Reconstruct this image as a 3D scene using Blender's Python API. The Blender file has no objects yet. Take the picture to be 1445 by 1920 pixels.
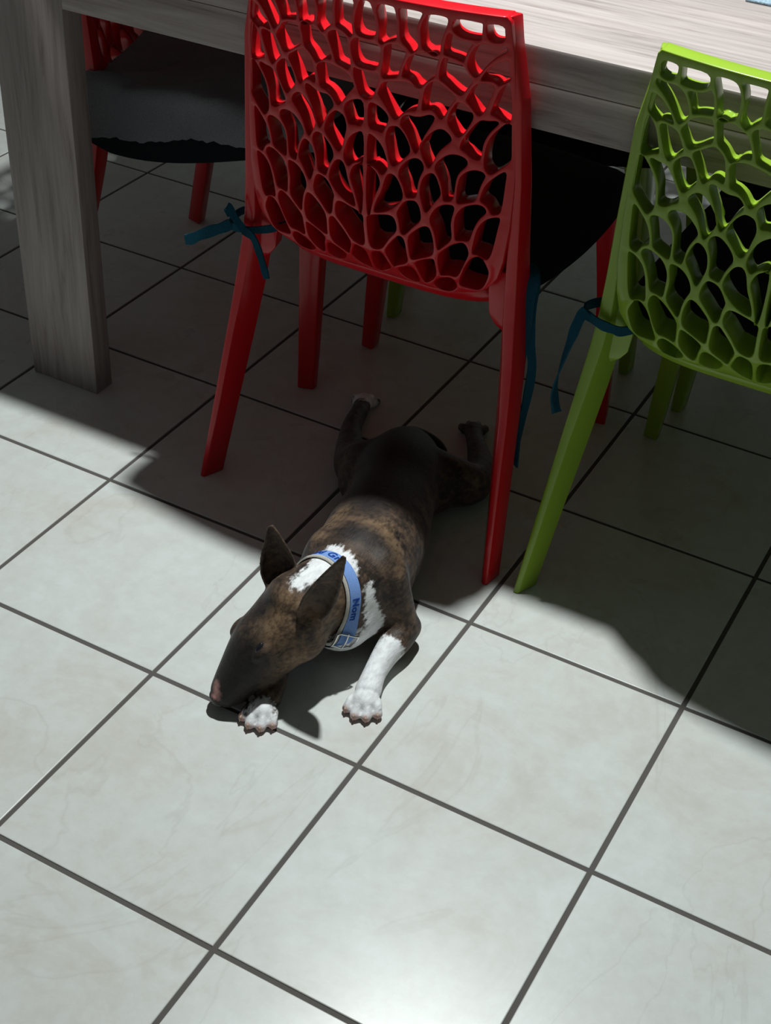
import bpy, bmesh, math, random
import numpy as np
from mathutils import Vector, Matrix, noise

sc = bpy.context.scene
COL = sc.collection
random.seed(7)

# ------------------------------------------------------------------ camera
S = 0.325                                   # one floor tile with its joint (m)
cam_d = bpy.data.cameras.new('camera'); cam = bpy.data.objects.new('camera', cam_d); COL.objects.link(cam)
right = Vector((0.8722, 0.4871, 0.0444)); down = Vector((0.3271, -0.5135, -0.7933)); fwd = Vector((-0.3636, 0.7065, -0.6072))
Rm = Matrix((right, -down, -fwd)).transposed().to_4x4()
cam.matrix_world = Matrix.Translation((0.59903, -1.12546, 1.38784)) @ Rm
cam_d.sensor_fit = 'VERTICAL'; cam_d.sensor_height = 24.0
cam_d.lens = 24.0 * 2699.5 / 1920.0
cam_d.clip_start = 0.02
sc.camera = cam

# ------------------------------------------------------------------ light and exposure
sc.view_settings.view_transform = 'Standard'
sc.view_settings.look = 'None'
sc.view_settings.exposure = 0.0
sc.view_settings.gamma = 1.0
sc.view_settings.use_curve_mapping = False
w = bpy.data.worlds.new('world'); sc.world = w; w.use_nodes = True
w.node_tree.nodes['Background'].inputs[0].default_value = (0.75, 0.85, 1.0, 1)
w.node_tree.nodes['Background'].inputs[1].default_value = 0.01
ld = bpy.data.lights.new('pendant_light', 'SPOT'); lo = bpy.data.objects.new('pendant_light', ld); COL.objects.link(lo)
lo.location = (-0.185, 0.685, 2.12)
ld.energy = 186.0; ld.color = (0.94, 1.0, 0.995); ld.shadow_soft_size = 0.036
ld.spot_size = math.radians(150); ld.spot_blend = 0.35

# ------------------------------------------------------------------ helpers
def new_mat(name, base=(.8, .8, .8), rough=.5, spec=.5, metal=0.0):
    m = bpy.data.materials.new(name); m.use_nodes = True
    b = m.node_tree.nodes['Principled BSDF']
    b.inputs['Base Color'].default_value = (*base, 1); b.inputs['Roughness'].default_value = rough
    b.inputs['Specular IOR Level'].default_value = spec; b.inputs['Metallic'].default_value = metal
    return m
def nodes(m): return m.node_tree.nodes, m.node_tree.links, m.node_tree.nodes['Principled BSDF']
def add_bump(m, scale, strength, dist=.001, stretch=None, detail=4):
    n, l, b = nodes(m)
    tc = n.new('ShaderNodeTexCoord'); mp = n.new('ShaderNodeMapping'); nz = n.new('ShaderNodeTexNoise'); bp = n.new('ShaderNodeBump')
    if stretch: mp.inputs['Scale'].default_value = stretch
    nz.inputs['Scale'].default_value = scale; nz.inputs['Detail'].default_value = detail
    bp.inputs['Strength'].default_value = strength; bp.inputs['Distance'].default_value = dist
    l.new(tc.outputs['Object'], mp.inputs['Vector']); l.new(mp.outputs['Vector'], nz.inputs['Vector'])
    l.new(nz.outputs['Fac'], bp.inputs['Height']); l.new(bp.outputs['Normal'], b.inputs['Normal'])
def ramp(n, stops):
    r = n.new('ShaderNodeValToRGB'); e = r.color_ramp.elements
    while len(e) < len(stops): e.new(0.5)
    for k, (p, c) in enumerate(stops): e[k].position = p; e[k].color = (*c, 1)
    return r
def obj(name, me, m=None, parent=None):
    o = bpy.data.objects.new(name, me); COL.objects.link(o)
    if m is not None and not me.materials: me.materials.append(m)
    if parent is not None: o.parent = parent
    return o
def from_bm(name, bm, smooth=35):
    bmesh.ops.recalc_face_normals(bm, faces=bm.faces[:])
    me = bpy.data.meshes.new(name); bm.to_mesh(me); bm.free()
    if smooth:
        me.shade_smooth(); me.set_sharp_from_angle(angle=math.radians(smooth))
    return me
def thing(name, label, cat, loc=(0, 0, 0), rz=0, group=None):
    o = bpy.data.objects.new(name, None); COL.objects.link(o); o.empty_display_size = .05
    o.location = loc; o.rotation_euler = (0, 0, rz)
    return tag(o, label, cat, group)
def tag(o, label, cat, group=None):
    o['label'] = label; o['category'] = cat
    if group: o['group'] = group
    return o
def struct(name, me, m):
    o = obj(name, me, m); o['kind'] = 'structure'; return o
def add_box(bm, x0, x1, y0, y1, z0, z1):
    v = [bm.verts.new((x, y, z)) for x in (x0, x1) for y in (y0, y1) for z in (z0, z1)]
    for f in ((0, 1, 3, 2), (4, 6, 7, 5), (0, 4, 5, 1), (2, 3, 7, 6), (0, 2, 6, 4), (1, 5, 7, 3)):
        bm.faces.new([v[i] for i in f])
    return v
def box_mesh(name, x0, x1, y0, y1, z0, z1, bev=0.0, seg=2):
    bm = bmesh.new(); add_box(bm, x0, x1, y0, y1, z0, z1)
    if bev: bmesh.ops.bevel(bm, geom=bm.edges[:], offset=bev, segments=seg, profile=.5, affect='EDGES')
    return from_bm(name, bm)
def loft(bm, rings, cap=True):
    vr = [[bm.verts.new(p) for p in r] for r in rings]
    n = len(vr[0])
    for a, b in zip(vr, vr[1:]):
        for i in range(n): bm.faces.new((a[i], a[(i + 1) % n], b[(i + 1) % n], b[i]))
    if cap: bm.faces.new(vr[0][::-1]); bm.faces.new(vr[-1])
    return vr
def catmull(pts, n=4, closed=True):
    out = []; N = len(pts)
    rng = range(N) if closed else range(N - 1)
    for i in rng:
        if closed: p0, p1, p2, p3 = (np.array(pts[(i + k) % N], float) for k in (-1, 0, 1, 2))
        else: p0, p1, p2, p3 = (np.array(pts[min(max(i + k, 0), N - 1)], float) for k in (-1, 0, 1, 2))
        for j in range(n):
            t = j / n
            out.append(.5 * (2 * p1 + (p2 - p0) * t + (2 * p0 - 5 * p1 + 4 * p2 - p3) * t * t + (3 * p1 - p0 - 3 * p2 + p3) * t ** 3))
    if not closed: out.append(np.array(pts[-1], float))
    return out
def ribbon(name, pts, width, thick, side=None, twist=None):
    """a flat strap swept along a smooth path"""
    P = catmull(pts, 6, False); bm = bmesh.new(); rings = []
    for i, p in enumerate(P):
        t = Vector(P[min(i + 1, len(P) - 1)] - P[max(i - 1, 0)]).normalized()
        s = Vector(side[min(int(i / len(P) * len(side)), len(side) - 1)] if isinstance(side, list) else side)
        s = (s - t * s.dot(t)).normalized(); nn = t.cross(s)
        if twist: s, nn = s * math.cos(twist * i) + nn * math.sin(twist * i), nn * math.cos(twist * i) - s * math.sin(twist * i)
        wd = width * (1 + .08 * math.sin(i * .6)) / 2; th = thick / 2; c = Vector(p)
        rings.append([c + s * wd + nn * th, c - s * wd + nn * th, c - s * wd - nn * th, c + s * wd - nn * th])
    loft(bm, rings)
    return from_bm(name, bm, 50)

# ------------------------------------------------------------------ materials
def plastic(name, col):
    m = new_mat(name, col, .22, .4)
    n, l, b = nodes(m)
    tc = n.new('ShaderNodeTexCoord'); nz = n.new('ShaderNodeTexNoise'); nz.inputs['Scale'].default_value = 35
    mr = n.new('ShaderNodeMapRange'); mr.inputs['To Min'].default_value = .17; mr.inputs['To Max'].default_value = .3
    l.new(tc.outputs['Object'], nz.inputs['Vector']); l.new(nz.outputs['Fac'], mr.inputs['Value']); l.new(mr.outputs['Result'], b.inputs['Roughness'])
    return m
RED = plastic('red_plastic', (.54, .008, .014)); GREEN = plastic('green_plastic', (.23, .36, .03))
def fabric(name, col, sc_=900, rough=.95):
    m = new_mat(name, col, rough, .15)
    n, l, b = nodes(m)
    tc = n.new('ShaderNodeTexCoord'); wv = n.new('ShaderNodeTexNoise'); wv.inputs['Scale'].default_value = sc_
    wv.inputs['Detail'].default_value = 2
    r = ramp(n, [(.3, tuple(c * .7 for c in col)), (.7, tuple(min(1, c * 1.3) for c in col))])
    bp = n.new('ShaderNodeBump'); bp.inputs['Strength'].default_value = .3; bp.inputs['Distance'].default_value = .0006
    l.new(tc.outputs['Object'], wv.inputs['Vector']); l.new(wv.outputs['Fac'], r.inputs['Fac'])
    l.new(r.outputs['Color'], b.inputs['Base Color']); l.new(wv.outputs['Fac'], bp.inputs['Height']); l.new(bp.outputs['Normal'], b.inputs['Normal'])
    return m
BLACKCLOTH = fabric('black_cushion_cloth', (.012, .014, .018)); TEAL = fabric('teal_strap_cloth', (.007, .060, .095))
GREYCLOTH = fabric('grey_linen', (.38, .39, .42)); MATCLOTH = fabric('blue_grey_mat', (.22, .30, .36), 300)
def wood(name, axis):
    m = new_mat(name, (.5, .45, .42), .5, .35)
    n, l, b = nodes(m)
    tc = n.new('ShaderNodeTexCoord'); mp = n.new('ShaderNodeMapping')
    st = [26, 26, 26]; st[axis] = 1.6; mp.inputs['Scale'].default_value = st
    nz = n.new('ShaderNodeTexNoise'); nz.inputs['Scale'].default_value = 3.2; nz.inputs['Detail'].default_value = 8; nz.inputs['Roughness'].default_value = .65; nz.inputs['Distortion'].default_value = .5
    mp2 = n.new('ShaderNodeMapping'); st2 = [7, 7, 7]; st2[axis] = .9; mp2.inputs['Scale'].default_value = st2
    nz2 = n.new('ShaderNodeTexNoise'); nz2.inputs['Scale'].default_value = 1.3; nz2.inputs['Detail'].default_value = 3
    r = ramp(n, [(.28, (.19, .16, .148)), (.45, (.315, .278, .262)), (.62, (.385, .345, .33)), (.8, (.44, .40, .385))])
    r2 = ramp(n, [(.3, (.78, .76, .75)), (.7, (1.08, 1.04, 1.04))])
    mx = n.new('ShaderNodeMix'); mx.data_type = 'RGBA'; mx.blend_type = 'MULTIPLY'; mx.inputs['Factor'].default_value = 1
    bp = n.new('ShaderNodeBump'); bp.inputs['Strength'].default_value = .18; bp.inputs['Distance'].default_value = .001
    l.new(tc.outputs['Object'], mp.inputs['Vector']); l.new(tc.outputs['Object'], mp2.inputs['Vector'])
    l.new(mp.outputs['Vector'], nz.inputs['Vector']); l.new(mp2.outputs['Vector'], nz2.inputs['Vector'])
    l.new(nz.outputs['Fac'], r.inputs['Fac']); l.new(nz2.outputs['Fac'], r2.inputs['Fac'])
    l.new(r.outputs['Color'], mx.inputs['A']); l.new(r2.outputs['Color'], mx.inputs['B']); l.new(mx.outputs['Result'], b.inputs['Base Color'])
    l.new(nz.outputs['Fac'], bp.inputs['Height']); l.new(bp.outputs['Normal'], b.inputs['Normal'])
    return m
WOODX = wood('grey_oak_along', 0); WOODZ = wood('grey_oak_upright', 2)
WALL = new_mat('plain_wall_paint', (.34, .345, .35), .9, .2); add_bump(WALL, 60, .1)

# ------------------------------------------------------------------ floor: glazed tiles with rounded edges over dark joints
TILE = new_mat('cream_glazed_tile', (.62, .63, .60), .3, .45)
n, l, b = nodes(TILE)
tc = n.new('ShaderNodeTexCoord'); nz = n.new('ShaderNodeTexNoise'); nz.inputs['Scale'].default_value = 4.5; nz.inputs['Detail'].default_value = 9; nz.inputs['Roughness'].default_value = .7; nz.inputs['Distortion'].default_value = .8
r = ramp(n, [(.3, (.55, .545, .495)), (.46, (.61, .615, .58)), (.56, (.63, .65, .625)), (.7, (.655, .68, .665))])
nz2 = n.new('ShaderNodeTexNoise'); nz2.inputs['Scale'].default_value = 9; nz2.inputs['Detail'].default_value = 5
mr = n.new('ShaderNodeMapRange'); mr.inputs['To Min'].default_value = .22; mr.inputs['To Max'].default_value = .36
bp = n.new('ShaderNodeBump'); bp.inputs['Strength'].default_value = .12; bp.inputs['Distance'].default_value = .002
l.new(tc.outputs['Object'], nz.inputs['Vector']); l.new(tc.outputs['Object'], nz2.inputs['Vector']); l.new(nz.outputs['Fac'], r.inputs['Fac'])
# thin wandering veins and small pale flecks in the glaze
mpv = n.new('ShaderNodeMapping'); mpv.inputs['Scale'].default_value = (1.0, .45, 1.0); mpv.inputs['Rotation'].default_value = (0, 0, .5)
vn = n.new('ShaderNodeTexNoise'); vn.inputs['Scale'].default_value = 3.0; vn.inputs['Detail'].default_value = 6; vn.inputs['Distortion'].default_value = 1.2
ab = n.new('ShaderNodeMath'); ab.operation = 'SUBTRACT'; ab.inputs[1].default_value = .5
ab2 = n.new('ShaderNodeMath'); ab2.operation = 'ABSOLUTE'
vr = ramp(n, [(0.0, (.93, .925, .91)), (.008, (1, 1, 1))])
fn = n.new('ShaderNodeTexNoise'); fn.inputs['Scale'].default_value = 38; fn.inputs['Detail'].default_value = 6; fn.inputs['Roughness'].default_value = .7
fr_ = ramp(n, [(.35, (.965, .96, .95)), (.62, (1.035, 1.04, 1.045))])
m1 = n.new('ShaderNodeMix'); m1.data_type = 'RGBA'; m1.blend_type = 'MULTIPLY'; m1.inputs['Factor'].default_value = 1
m2 = n.new('ShaderNodeMix'); m2.data_type = 'RGBA'; m2.blend_type = 'MULTIPLY'; m2.inputs['Factor'].default_value = 1
l.new(tc.outputs['Object'], mpv.inputs['Vector']); l.new(mpv.outputs['Vector'], vn.inputs['Vector']); l.new(vn.outputs['Fac'], ab.inputs[0]); l.new(ab.outputs[0], ab2.inputs[0]); l.new(ab2.outputs[0], vr.inputs['Fac'])
l.new(tc.outputs['Object'], fn.inputs['Vector']); l.new(fn.outputs['Fac'], fr_.inputs['Fac'])
l.new(r.outputs['Color'], m1.inputs['A']); l.new(vr.outputs['Color'], m1.inputs['B']); l.new(m1.outputs['Result'], m2.inputs['A']); l.new(fr_.outputs['Color'], m2.inputs['B']); l.new(m2.outputs['Result'], b.inputs['Base Color'])
l.new(nz2.outputs['Fac'], mr.inputs['Value']); l.new(mr.outputs['Result'], b.inputs['Roughness'])
l.new(nz2.outputs['Fac'], bp.inputs['Height']); l.new(bp.outputs['Normal'], b.inputs['Normal'])
GROUT = new_mat('grey_brown_grout', (.105, .096, .088), .85, .2); add_bump(GROUT, 250, .4)
bm = bmesh.new(); G = .0033; E = .0014; ZT = 0.0; ZG = -.0018
U0, U1, V0, V1 = -9, 9, -7, 10
for i in range(U0, U1):
    for j in range(V0, V1):
        x0, x1, y0, y1 = i * S + G, (i + 1) * S - G, j * S + G, (j + 1) * S - G
        rings = []
        for ins, z in ((0, ZG - .002), (0, -E), (E * .3, -E * .3), (E, ZT)):
            a, bq, c, d = x0 + ins, x1 - ins, y0 + ins, y1 - ins
            rings.append([bm.verts.new(p) for p in ((a, c, z), (bq, c, z), (bq, d, z), (a, d, z))])
        for p, q in zip(rings, rings[1:]):
            for k in range(4): bm.faces.new((p[k], p[(k + 1) % 4], q[(k + 1) % 4], q[k]))
        bm.faces.new(rings[-1])
X0, X1, Y0, Y1 = U0 * S, U1 * S, V0 * S, V1 * S
gf = bm.faces.new([bm.verts.new(p) for p in ((X0, Y0, ZG), (X1, Y0, ZG), (X1, Y1, ZG), (X0, Y1, ZG))]); gf.material_index = 1
me = bpy.data.meshes.new('floor'); bm.to_mesh(me); bm.free()
me.materials.append(TILE); me.materials.append(GROUT)
fl = struct('floor', me, None)
H = 2.5
struct('wall_back', box_mesh('wall_back', X0 - .1, X1 + .1, Y1, Y1 + .1, -.05, H), WALL)
struct('wall_front', box_mesh('wall_front', X0 - .1, X1 + .1, Y0 - .1, Y0, -.05, H), WALL)
struct('wall_left', box_mesh('wall_left', X0 - .1, X0, Y0, Y1, -.05, H), WALL)
struct('wall_right', box_mesh('wall_right', X1, X1 + .1, Y0, Y1, -.05, H), WALL)
struct('ceiling', box_mesh('ceiling', X0 - .1, X1 + .1, Y0 - .1, Y1 + .1, H, H + .1), WALL)

# ------------------------------------------------------------------ table
TX0, TX1, TY0, TY1 = -.963, 1.08, .513, 1.39
tb = thing('dining_table', 'grey-brown wooden dining table with thick top and slab legs', 'table', (.06, .95, 0))
tb_l = (.06, .95)
def tpart(name, x0, x1, y0, y1, z0, z1, m, bev=.003):
    return obj(name, box_mesh(name, x0 - tb_l[0], x1 - tb_l[0], y0 - tb_l[1], y1 - tb_l[1], z0, z1, bev), m, tb)
tpart('tabletop', TX0, TX1, TY0 - .002, TY1 + .002, .728, .776, WOODX, .004)
tpart('apron', TX0 + .14, TX1 - .14, TY0, TY0 + .04, .670, .728, WOODX, .001)
tpart('apron', TX0 + .14, TX1 - .14, TY1 - .04, TY1, .670, .728, WOODX, .001)
for lx in (TX0, TX1 - .14):
    for ly in (TY0, TY1 - .043):
        tpart('leg', lx, lx + .14, ly, ly + .043, 0, .728, WOODZ, .002)
mt = obj('placemat', box_mesh('placemat', -.21, .21, -.15, .15, 0, .004, .0015), MATCLOTH)
mt.location = (.30, .987, .776)
tag(mt, 'blue-grey woven placemat lying on the wooden tabletop', 'placemat')
HOLES = {
    'HC1': [(2,26),(7,27),(10,34),(14,45),(16,57),(14,68),(9,73),(1,74)],
    'HC2': [(1,77),(13,76),(21,79),(22,89),(20,101),(14,113),(5,115),(0,114)],
    'HC3': [(0,117),(11,117),(19,117),(18,128),(14,140),(10,151),(5,155),(0,156)],
    'H5': [(16,27),(37,26),(41,28),(43,35),(45,46),(44,62),(43,68),(33,71),(22,78),(18,74),(20,59),(19,44)],
    'H4': [(50,26),(75,26),(78,29),(74,39),(71,49),(72,61),(73,71),(69,77),(65,82),(59,74),(51,68),(48,58),(48,43),(47,29)],
    'H3': [(88,27),(107,27),(111,30),(110,37),(106,49),(103,63),(101,76),(91,76),(79,73),(77,60),(76,45),(80,34)],
    'H2': [(119,27),(150,28),(154,30),(153,46),(151,49),(131,50),(121,46),(117,40)],
    'H1': [(160,28),(179,28),(182,39),(180,47),(174,50),(164,49),(159,40),(158,33)],
    'H6': [(114,45),(122,50),(133,53),(143,54),(139,63),(135,73),(132,82),(122,78),(109,76),(106,72),(107,59),(110,50)],
    'H7': [(160,52),(172,53),(183,51),(186,58),(172,68),(161,81),(150,97),(144,96),(138,88),(136,79),(141,64),(149,56)],
    'H8': [(187,70),(175,74),(164,83),(156,94),(155,102),(167,100),(174,103),(178,104),(191,95),(190,83),(189,74)],
    'H9': [(29,77),(42,73),(51,76),(57,81),(53,94),(49,106),(46,116),(35,119),(25,122),(22,113),(26,96),(26,84)],
    'H10': [(71,80),(82,76),(93,76),(100,78),(98,91),(96,107),(86,113),(76,125),(68,121),(61,114),(50,114),(54,100),(61,86)],
    'H11': [(110,78),(122,80),(132,84),(138,94),(145,103),(138,113),(130,126),(118,119),(109,111),(101,108),(102,92),(106,79)],
    'H12': [(191,98),(180,107),(175,119),(170,136),(168,143),(174,145),(181,150),(193,152),(194,129)],
    'H13': [(148,107),(161,102),(173,104),(170,115),(164,132),(155,150),(145,140),(138,131),(137,128),(142,117)],
    'H14': [(26,126),(46,122),(60,120),(76,127),(74,142),(72,156),(64,157),(53,164),(43,176),(33,163),(19,145),(18,141)],
    'H15': [(84,121),(93,113),(101,111),(114,120),(126,127),(116,143),(106,163),(99,154),(90,150),(81,154),(79,149),(81,135)],
    'H16': [(126,134),(136,136),(144,142),(148,150),(141,166),(130,183),(121,173),(114,164),(115,153),(121,141)],
    'H17': [(51,170),(59,164),(69,165),(80,163),(90,158),(98,161),(90,177),(82,195),(75,214),(68,211),(60,191),(50,180)],
    'H18': [(3,160),(15,160),(26,165),(34,174),(30,185),(26,197),(16,194),(4,194)],
    'K1': [(0,204),(12,205),(23,213),(30,226),(35,242),(27,257),(19,251),(8,247),(1,248)],
    'K2': [(40,184),(50,184),(60,196),(67,213),(55,227),(44,240),(36,235),(33,217),(29,202),(32,189)],
    'K3': [(91,184),(103,175),(113,176),(122,187),(112,197),(102,210),(94,231),(87,228),(81,213),(79,204),(83,194)],
    'K4': [(155,154),(166,154),(178,151),(179,156),(170,167),(163,181),(161,198),(159,208),(148,207),(140,200),(132,196),(134,186),(142,172)],
    'K5': [(102,222),(113,211),(124,206),(136,207),(143,212),(142,220),(133,230),(130,245),(128,269),(119,273),(113,272),(110,255),(106,240),(100,230)],
    'K6': [(185,157),(195,153),(197,182),(198,202),(188,213),(174,226),(167,222),(163,209),(165,187),(173,170)],
    'K7': [(52,239),(63,227),(74,221),(84,225),(86,233),(81,245),(79,259),(77,276),(68,280),(60,279),(56,262),(50,251)],
    'K8': [(87,244),(95,238),(102,240),(109,254),(111,267),(102,278),(93,295),(88,293),(84,280),(80,267),(82,253)],
    'K9': [(32,256),(39,251),(48,255),(55,267),(59,281),(47,297),(33,308),(17,314),(14,310),(17,298),(25,282),(29,267)],
    'K10': [(2,251),(8,248),(16,251),(22,263),(23,272),(17,286),(12,305),(8,319),(3,320)],
    'K11': [(52,300),(59,288),(69,282),(78,284),(83,296),(84,310),(73,322),(61,338),(54,336),(52,318),(49,307)],
    'K12': [(5,322),(27,315),(39,313),(46,317),(49,335),(37,350),(25,368),(14,374),(4,371),(3,351),(3,334)],
    'K14': [(65,342),(74,330),(86,319),(95,317),(100,326),(103,344),(101,359),(87,366),(67,376),(66,362)],
    'K15': [(30,367),(46,348),(53,341),(59,346),(61,360),(62,382),(47,390),(36,398),(33,392),(28,379)],
    'K16': [(96,305),(102,290),(112,281),(123,278),(130,280),(127,295),(126,309),(129,327),(119,340),(108,352),(105,332),(101,317)],
    'K17': [(135,235),(143,227),(154,223),(164,224),(168,228),(163,240),(160,254),(157,266),(143,271),(132,274),(131,260),(132,244)],
    'K18': [(193,218),(181,227),(169,240),(163,256),(162,264),(171,269),(177,280),(182,282),(190,278),(192,257),(193,234)],
    'K19': [(133,290),(140,279),(153,272),(165,271),(172,276),(171,282),(162,293),(156,310),(152,326),(143,328),(132,329),(131,314),(131,299)],
    'K20': [(190,284),(178,287),(167,296),(161,310),(158,328),(156,345),(164,346),(176,351),(182,341),(186,319),(189,296)],
    'K21': [(110,355),(122,343),(135,333),(143,329),(149,335),(152,346),(148,358),(136,384),(124,384),(110,389),(108,380),(108,365)],
    'K22': [(138,388),(145,369),(152,356),(163,348),(171,350),(178,363),(179,373),(169,396),(155,398),(140,397),(136,394)],
    'K23': [(72,379),(85,370),(100,365),(103,369),(104,392),(86,411),(79,407),(76,390)],
    'K24': [(41,400),(54,390),(66,387),(72,394),(75,414),(61,422),(50,415)],
    'K25': [(0,385),(12,377),(21,376),(29,388),(32,402),(16,413),(6,424),(-2,412)],
    'K26': [(95,408),(109,393),(126,387),(135,399),(123,412),(107,416)],
}

# ------------------------------------------------------------------ pierced plastic chair (local: +Y is the way the sitter faces)
PROF_A = [(.026, .835), (.028, .818), (.035, .75), (.0415, .68), (.0445, .62), (.046, .57), (.048, .53), (.053, .495), (.061, .465), (.072, .44), (.087, .419), (.106, .405), (.135, .397), (.19, .392)]
PROF_B = [(.026, .835), (.028, .818), (.035, .75), (.0415, .68), (.0445, .62), (.046, .57), (.048, .53), (.052, .495), (.058, .465), (.066, .44), (.076, .415), (.088, .395), (.104, .378), (.15, .358)]
def arc(pr): return np.r_[0, np.cumsum(np.hypot(*np.diff(np.array(pr), axis=0).T))]
PA, PB = np.array(PROF_A), np.array(PROF_B); SA, SB = arc(PA), arc(PB)
def back_pt(x, s):
    k = min(1, .25 + (x / .16) ** 2)
    y = np.interp(s, SA, PA[:, 0]) * (1 - k) + k * np.interp(s, SB, PB[:, 0])
    z = np.interp(s, SA, PA[:, 1]) * (1 - k) + k * np.interp(s, SB, PB[:, 1])
    wq = np.interp(z, [.40, .44, .55], [.6, .8, 1])
    return np.array([x, y + .03 * (x / .2) ** 2 * wq, z])
def back_solid(x, s, t):
    """t = 0 on the rear face, 1 on the sitter's side"""
    p = back_pt(x, s); e = .003
    ds = back_pt(x, s + e) - back_pt(x, s - e); dx = back_pt(x + e, s) - back_pt(x - e, s)
    nn = np.cross(ds, dx); nn /= np.linalg.norm(nn)
    if nn[1] < 0: nn = -nn
    nn[0] = 0; nn /= np.linalg.norm(nn)
    d = np.interp(s, [0, .1, .3, .38, .45], [.022, .023, .030, .036, .030])
    return p + nn * d * t
def lattice_mesh():
    """pierced panel: flat net triangulated between the hole outlines, given depth and rounded rims"""
    BV = .0013; loops = []
    half = [(.183, .016), (.1875, .022), (.193, .06), (.199, .12), (.2035, .18), (.205, .24), (.204, .30), (.199, .35), (.1915, .380), (.1765, .402), (.160, .413), (.13, .4215), (.09, .433), (.045, .441), (0, .444)]
    r = [(x, .016) for x in np.linspace(0, .178, 30)] + half; outl = []
    for a, bq in zip(r, r[1:]):
        k = max(1, int(math.hypot(bq[0] - a[0], bq[1] - a[1]) / .006))
        for j in range(k): outl.append((a[0] + (bq[0] - a[0]) * j / k, a[1] + (bq[1] - a[1]) * j / k))
    outl.append(r[-1])
    outer = np.array(outl + [(-x, s) for x, s in outl[::-1] if x > 1e-6])
    for name, pl in HOLES.items():
        P = [(a / 1000, bq / 1000 + .19 * max(0, bq / 1000 - .35)) for a, bq in pl]
        if name.startswith('HC'):
            R = [(max(x, .0), s) for x, s in P]
            P = R[1:-1]; P = [(0, R[0][1])] + P + [(0, R[-1][1])] + [(-x, s) for x, s in P[::-1]]
            loops.append(np.array(catmull(P, 3))); continue
        if name in ('K10', 'K1', 'H18', 'K12', 'K25'): P = [(max(x, .0028), s) for x, s in P]
        Q = np.array(catmull(P, 3)); loops.append(Q); loops.append(Q * [-1, 1])
    def ccw(L):
        x, y = L[:, 0], L[:, 1]
        return L if np.sum(x * np.roll(y, -1) - np.roll(x, -1) * y) > 0 else L[::-1]
    def offset(L, d):                                   # grow a counter-clockwise loop by d
        t = np.roll(L, -1, 0) - np.roll(L, 1, 0); t /= np.linalg.norm(t, axis=1)[:, None] + 1e-12
        return L + np.stack([t[:, 1], -t[:, 0]], 1) * d
    loops = [ccw(L) for L in loops]
    for it in range(12):                                # keep every strut at least 2.6 mm wide
        allp = np.concatenate(loops); idx = np.concatenate([np.full(len(L), k) for k, L in enumerate(loops)])
        for k, L in enumerate(loops):
            O = allp[idx != k]; c = L.mean(0)
            D = O[None] - L[:, None]; dd = np.linalg.norm(D, axis=2); j = dd.argmin(1); dm = dd[np.arange(len(L)), j]
            pen = np.clip(.0046 - dm, 0, .003)[:, None]
            loops[k] = L - D[np.arange(len(L)), j] / (dm[:, None] + 1e-9) * pen * .35
    for it in range(2): loops = [L * .6 + (np.roll(L, 1, 0) + np.roll(L, -1, 0)) * .2 for L in loops]
    def inside(p, L):
        x, y = p; c = False; n_ = len(L)
        xi, yi = L[:, 0], L[:, 1]; xj, yj = np.roll(xi, 1), np.roll(yi, 1)
        m = ((yi > y) != (yj > y)) & (x < (xj - xi) * (y - yi) / (yj - yi + 1e-15) + xi)
        return bool(m.sum() % 2)
    from mathutils.geometry import delaunay_2d_cdt
    face_loops = [offset(ccw(outer), -BV)] + [offset(L, BV) for L in loops]
    wall_loops = [ccw(outer)] + loops
    verts = []; edges = []
    for L in face_loops:
        b0 = len(verts); verts += [Vector(p) for p in L]; edges += [(b0 + i, b0 + (i + 1) % len(L)) for i in range(len(L))]
    vo, eo, fo, ov, oe, of = delaunay_2d_cdt(verts, edges, [], 0, 1e-7)
    bm = bmesh.new()
    fr = [bm.verts.new(back_solid(v.x, v.y, 0.0)) for v in vo]; bk = [bm.verts.new(back_solid(v.x, v.y, 1.0)) for v in vo]
    for f in fo:
        c = np.mean([vo[i] for i in f], axis=0)
        if not inside(c, face_loops[0]) or any(inside(c, L) for L in face_loops[1:]): continue
        bm.faces.new([fr[i] for i in f]); bm.faces.new([bk[i] for i in f][::-1])
    rim = BV / .024
    for F, W in zip(face_loops, wall_loops):
        M = F + (W - F) * .7
        rg = [[back_solid(*p, t) for p in Q] for Q, t in ((F, 0), (M, rim * .3), (W, rim), (W, .5), (W, 1 - rim), (M, 1 - rim * .3), (F, 1))]
        loft(bm, rg, cap=False)
    bmesh.ops.remove_doubles(bm, verts=bm.verts[:], dist=2e-5)
    return from_bm('backrest', bm, 60)

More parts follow.
